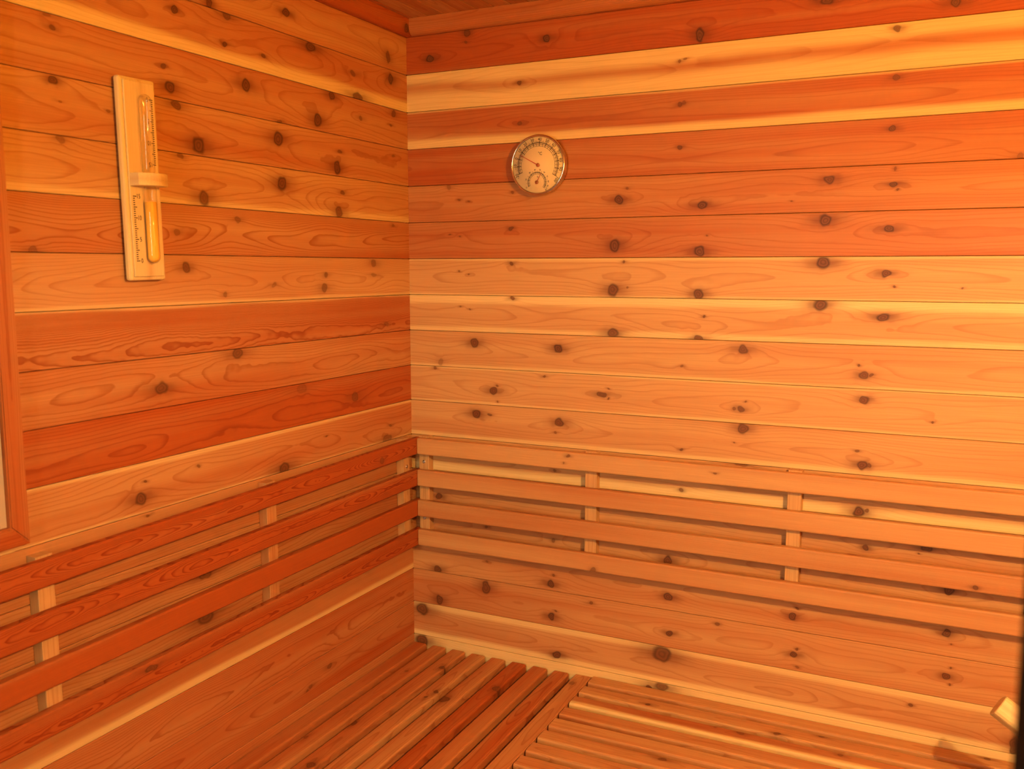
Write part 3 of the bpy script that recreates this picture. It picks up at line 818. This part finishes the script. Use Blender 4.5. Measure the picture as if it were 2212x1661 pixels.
for k in range(6, 0, -1):
    a = math.radians(15 * k)
    sp_.append((sr * math.sin(a), zbot + 0.0018 + sr - sr * math.cos(a)))
sp_.append((0.0, zbot + 0.0018))
mesh_obj('sand', lathe_mesh(sp_, 32), plain('orange_sand', (1.0, 0.55, 0.06), 0.9), timer, stand)
# wooden clip that holds the tube: flat back, bowed front
pts = [(-0.345 * S, 0.0)]
for k in range(13):
    t = -1 + 2 * k / 12
    pts.append((0.345 * S * t, 0.018 + 0.011 * (1 - t * t)))
pts.append((0.345 * S, 0.0))
hh = 0.115 * S
v, f = [], []
n = len(pts)
for h_ in (-hh, hh):
    v += [(px, h_, FZ + pz) for px, pz in pts]
f = [tuple(range(n)), tuple(reversed(range(n, 2 * n)))] + [(i, n + i, n + (i + 1) % n, (i + 1) % n) for i in range(n)]
me = bpy.data.meshes.new('clip')
me.from_pydata(v, [], f)
bm = bmesh.new()
bm.from_mesh(me)
bmesh.ops.recalc_face_normals(bm, faces=bm.faces)
bmesh.ops.bevel(bm, geom=[e for e in bm.edges if abs(e.verts[0].co.y - e.verts[1].co.y) < 1e-6], offset=0.0006, segments=1, affect='EDGES')
bm.to_mesh(me)
bm.free()
mesh_obj('clip', me, cedar('pine_clip', 214, hw=0.03, tone=0.0, sap=(0.5, 0.5), rings=3, wander=0.4, line=0.15), timer, tb @ Matrix.Translation((0.0, 0.0, 0)))
# printed minute scale, the upper one turned upside down
mk = []
for i in range(31):
    L_ = 0.080 * S if i % 5 == 0 else 0.042 * S
    y_ = -1.485 * S + i * (1.185 * S / 30)
    x_ = -0.298 * S
    mk.append((box_mesh(x_, x_ + L_, y_ - 0.00062, y_ + 0.00062, FZ - 0.0003, FZ + 0.0002), Matrix()))
for val, i in (('0', 0), ('5', 10), ('10', 20), ('15', 30)):
    y_ = -1.485 * S + i * (1.185 * S / 30)
    tm = text_mesh(val, 0.0088)
    mk.append((tm, Matrix.Translation((-0.172 * S, y_ - 0.0002, FZ + 0.0001)) @ Matrix.Diagonal((0.86, 1.1, 1, 1))))
scale_me = join_meshes(mk, 'scale')
mesh_obj('printed_scale', scale_me, M_PRINT, timer, tb)
mesh_obj('printed_scale', scale_me, M_PRINT, timer, tb @ Matrix.Rotation(math.pi, 4, 'Z'))

# ------------------------------------------------------------------ round thermometer with hygrometer on the back wall
CX_, CZ_ = 4.085 * S, zz(-3.63)
th = empty('thermometer', (CX_, 0, CZ_), 'round chrome-rimmed dial thermometer with red needles hanging on planks', 'thermometer')
fb = basis((1, 0, 0), (0, -1, 0), (0, 0, 0))
RR = 0.768 * S
DEP = 0.019
M_CHROME = plain('chrome', (0.80, 0.74, 0.68), 0.14, 1.0)
mesh_obj('case', lathe_mesh([(0.0, 0.0003), (RR * 0.93, 0.0003), (RR * 0.97, 0.004), (RR * 0.97, DEP - 0.002), (RR * 0.90, DEP - 0.001), (0.0, DEP - 0.001)], 64), M_CHROME, th, fb)
bez = [(RR * 0.915, DEP - 0.0005), (RR * 0.915, DEP + 0.0022), (RR * 0.935, DEP + 0.0036), (RR * 0.965, DEP + 0.0040), (RR * 0.99, DEP + 0.0026), (RR, DEP + 0.0002), (RR * 0.995, DEP - 0.004), (RR * 0.972, DEP - 0.005)]
mesh_obj('bezel', lathe_mesh(bez, 72), M_CHROME, th, fb)
DZ = DEP + 0.0002
mesh_obj('dial', lathe_mesh([(RR * 0.914, DZ - 0.0006), (RR * 0.914, DZ), (0.0, DZ)], 64), plain('cream_dial', (1.0, 0.80, 0.42), 0.6), th, fb)
rot = -math.radians(4.5)                  # the dial hangs slightly turned


def polar(a, r):
    """a in degrees clockwise from the top"""
    t = math.radians(a)
    return r * math.sin(t), r * math.cos(t)


def arc_strip(r0, r1, a0, a1, z, cx=0.0, cy=0.0, n_=48):
    v, f = [], []
    for k in range(n_ + 1):
        a = a0 + (a1 - a0) * k / n_
        for r in (r0, r1):
            px, py = polar(a, r)
            v.append((cx + px, cy + py, z))
    for k in range(n_):
        f.append((2 * k, 2 * k + 1, 2 * k + 3, 2 * k + 2))
    m_ = bpy.data.meshes.new('arc')
    m_.from_pydata(v, [], f)
    return m_


def tick(a, r0, r1, w, z, cx=0.0, cy=0.0):
    t = math.radians(a)
    d, nrm = Vector((math.sin(t), math.cos(t))), Vector((math.cos(t), -math.sin(t)))
    c = Vector((cx, cy))
    q = [c + d * r0 - nrm * w / 2, c + d * r0 + nrm * w / 2, c + d * r1 + nrm * w / 2, c + d * r1 - nrm * w / 2]
    m_ = bpy.data.meshes.new('tick')
    m_.from_pydata([(p.x, p.y, z) for p in q], [], [(0, 1, 2, 3)])
    return m_


zt = DZ + 0.00025
ma = []
A0, A1 = -116.0, 116.0
for r0, r1 in ((0.470, 0.477), (0.512, 0.522), (0.545, 0.562), (0.575, 0.584)):
    ma.append((arc_strip(r0 * S, r1 * S, A0, A1, zt), Matrix()))
for i in range(25):
    a = A0 + (A1 - A0) * i / 24
    major = i % 2 == 0
    ma.append((tick(a, 0.470 * S, (0.605 if major else 0.54) * S, (0.0011 if major else 0.0006), zt + 0.00002), Matrix()))
    if not major:
        ma.append((tick(a, 0.59 * S, 0.625 * S, 0.0005, zt), Matrix()))
for i, val in enumerate(('-20', '-10', '0', '10', '20', '30', '40', '50', '60', '70', '80', '90', '100')):
    a = A0 + (A1 - A0) * i / 12
    if val == '-20':
        a -= 3
    if val == '100':
        a += 6
    px, py = polar(a, 0.640 * S)
    ma.append((text_mesh(val, 0.0085), Matrix.Translation((px, py, zt)) @ Matrix.Rotation(-math.radians(a), 4, 'Z')))
ma.append((text_mesh('°C', 0.0085), Matrix.Translation((0.035 * S, 0.285 * S, zt))))
hx, hy = 0.006 * S, -0.436 * S
SMALL = ((10, -118), (20, -80), (30, -44), (40, -15), (50, 11), (60, 36), (70, 60), (80, 84), (90, 104), (100, 121))
for r0, r1 in ((0.205, 0.212), (0.236, 0.246), (0.255, 0.264)):
    ma.append((arc_strip(r0 * S, r1 * S, -116, 118, zt, hx, hy), Matrix()))
for i, (val, a) in enumerate(SMALL):
    ma.append((tick(a, 0.205 * S, 0.275 * S, 0.0007, zt + 0.00002, hx, hy), Matrix()))
    if i < 9:
        am = (a + SMALL[i + 1][1]) / 2
        ma.append((tick(am, 0.21 * S, 0.25 * S, 0.0005, zt, hx, hy), Matrix()))
        ma.append((tick(am, 0.28 * S, 0.305 * S, 0.0005, zt, hx, hy), Matrix()))
    px, py = polar(a, 0.318 * S)
    ma.append((text_mesh(str(val), 0.0040), Matrix.Translation((hx + px, hy + py, zt)) @ Matrix.Rotation(-math.radians(a), 4, 'Z')))
ma.append((text_mesh('%', 0.0050), Matrix.Translation((hx + 0.010 * S, hy + 0.135 * S, zt))))
mesh_obj('dial_print', join_meshes(ma), M_PRINT, th, fb @ Matrix.Rotation(rot, 4, 'Z'))
M_RED = plain('red_needle', (0.62, 0.03, 0.015), 0.45)


def needle(a, length, w, hub, cx, cy):
    t = math.radians(a)
    d, nrm = Vector((math.sin(t), math.cos(t))), Vector((math.cos(t), -math.sin(t)))
    c = Vector((cx, cy))
    q = [c - d * hub * 1.2 - nrm * w, c - d * hub * 1.2 + nrm * w, c + d * length + nrm * w * 0.35, c + d * length - nrm * w * 0.35]
    z0_, z1_ = DZ + 0.0011, DZ + 0.0015
    m_ = bpy.data.meshes.new('needle')
    m_.from_pydata([(p.x, p.y, z0_) for p in q] + [(p.x, p.y, z1_) for p in q], [], [(3, 2, 1, 0), (4, 5, 6, 7), (0, 1, 5, 4), (1, 2, 6, 5), (2, 3, 7, 6), (3, 0, 4, 7)])
    return m_


for a, L_, w, hub, cx, cy, nm, tip in ((-61.5, 0.575 * S, 0.0009, 0.0038, 0.0, -0.004 * S, 'temperature_needle', M_RED), (28.5, 0.258 * S, 0.0007, 0.0036, -0.030 * S, -0.436 * S, 'humidity_needle', M_RED)):
    nd = mesh_obj(nm, needle(a, L_, w, hub, cx, cy), tip, th, fb)
    mesh_obj('hub', lathe_mesh([(hub, DZ + 0.0003), (hub, DZ + 0.0017), (hub * 0.8, DZ + 0.0021), (0.0, DZ + 0.0022)], 20),
             plain('hub_brass', (0.50, 0.16, 0.05), 0.4, 0.6), nd, Matrix.Translation((cx, cy, 0)))
mesh_obj('cover_glass', lathe_mesh([(RR * 0.916, DEP + 0.0030), (RR * 0.6, DEP + 0.0034), (0.0, DEP + 0.0036)], 48), clear_glass('cover_glass', (1, 0.99, 0.97), 0.1), th, fb)

# ------------------------------------------------------------------ ladle lying on the bench, its handle rising to the left
A = Vector((15.12 * S, -3.0 * S, zz(-14.62)))
B = Vector((18.3 * S, -3.4 * S, ZR + 0.042))
lad = empty('ladle', (B.x, B.y, ZR), 'light wooden ladle handle rising at the right edge above the bench', 'ladle')
inv = Matrix.Translation(-Vector(lad.location))
ax = (A - B).normalized()
zl = (Vector((0.3, -1.0, 0.55)) - Vector((0.3, -1.0, 0.55)).dot(ax) * ax).normalized()
hm = basis(ax, zl, B)
Ln = (A - B).length
rp = round_profile(0.034, 0.036, 0.009, 3)
me = extrude_profile([(y_, z_ + 0.018) for y_, z_ in rp], 0.02, Ln, None, 0.0012)
M_LAD = cedar('ladle_wood', 231, hw=0.02, tone=0.0, sap=(0.5, 0.5), rings=4, wander=0.4, line=0.2, rough=0.4)
mesh_obj('handle', me, M_LAD, lad, inv @ hm)
bowl = lathe_mesh([(0.0, 0.0), (0.034, 0.0), (0.041, 0.006), (0.046, 0.050), (0.042, 0.050), (0.037, 0.012), (0.0, 0.010)], 40)
mesh_obj('bowl', bowl, M_LAD, lad, inv @ Matrix.Translation((B.x + 0.018, B.y - 0.010, ZR + 0.0002)))

# ------------------------------------------------------------------ wall lamp in the corner beside the door
LX, LY, LZ = ROOM_X - 0.115, -1.30, 1.64
lamp = empty('wall_lamp', (ROOM_X, LY, LZ), 'glowing amber globe wall lamp with a downlight beside the door', 'lamp')
lm = basis((0, -1, 0), (-1, 0, 0), (0, 0, 0))
mesh_obj('base', lathe_mesh([(0.0, 0.0004), (0.052, 0.0004), (0.052, 0.006), (0.044, 0.010), (0.020, 0.012), (0.016, 0.034), (0.0, 0.034)], 32), plain('lamp_base', (0.75, 0.68, 0.58), 0.5), lamp, lm)
gp = [(0.03 * math.sin(math.radians(a)), 0.062 - 0.03 * math.cos(math.radians(a))) for a in range(0, 181, 12)]
mg = plain('lamp_globe', (0.9, 0.6, 0.3), 0.4, emit=LAMP_COLOR, strength=30.0)
mg.cycles.emission_sampling = 'NONE'
mesh_obj('globe', lathe_mesh(gp, 28), mg, lamp, lm)
gl_ = bpy.data.lights.new('amber_glow', 'POINT')
gl_.energy, gl_.color, gl_.shadow_soft_size = LAMP_POWER, LAMP_COLOR, 0.022
go_ = bpy.data.objects.new('amber_glow', gl_)
link(go_, lamp, (-0.116, 0, 0.012))
dl_ = bpy.data.lights.new('downlight', 'SPOT')
dl_.energy, dl_.color, dl_.shadow_soft_size = BULB_POWER, BULB_COLOR, 0.010
dl_.spot_size, dl_.spot_blend = math.radians(174), 0.16
do_ = bpy.data.objects.new('downlight', dl_)
link(do_, lamp, (-0.118, 0, -0.012))
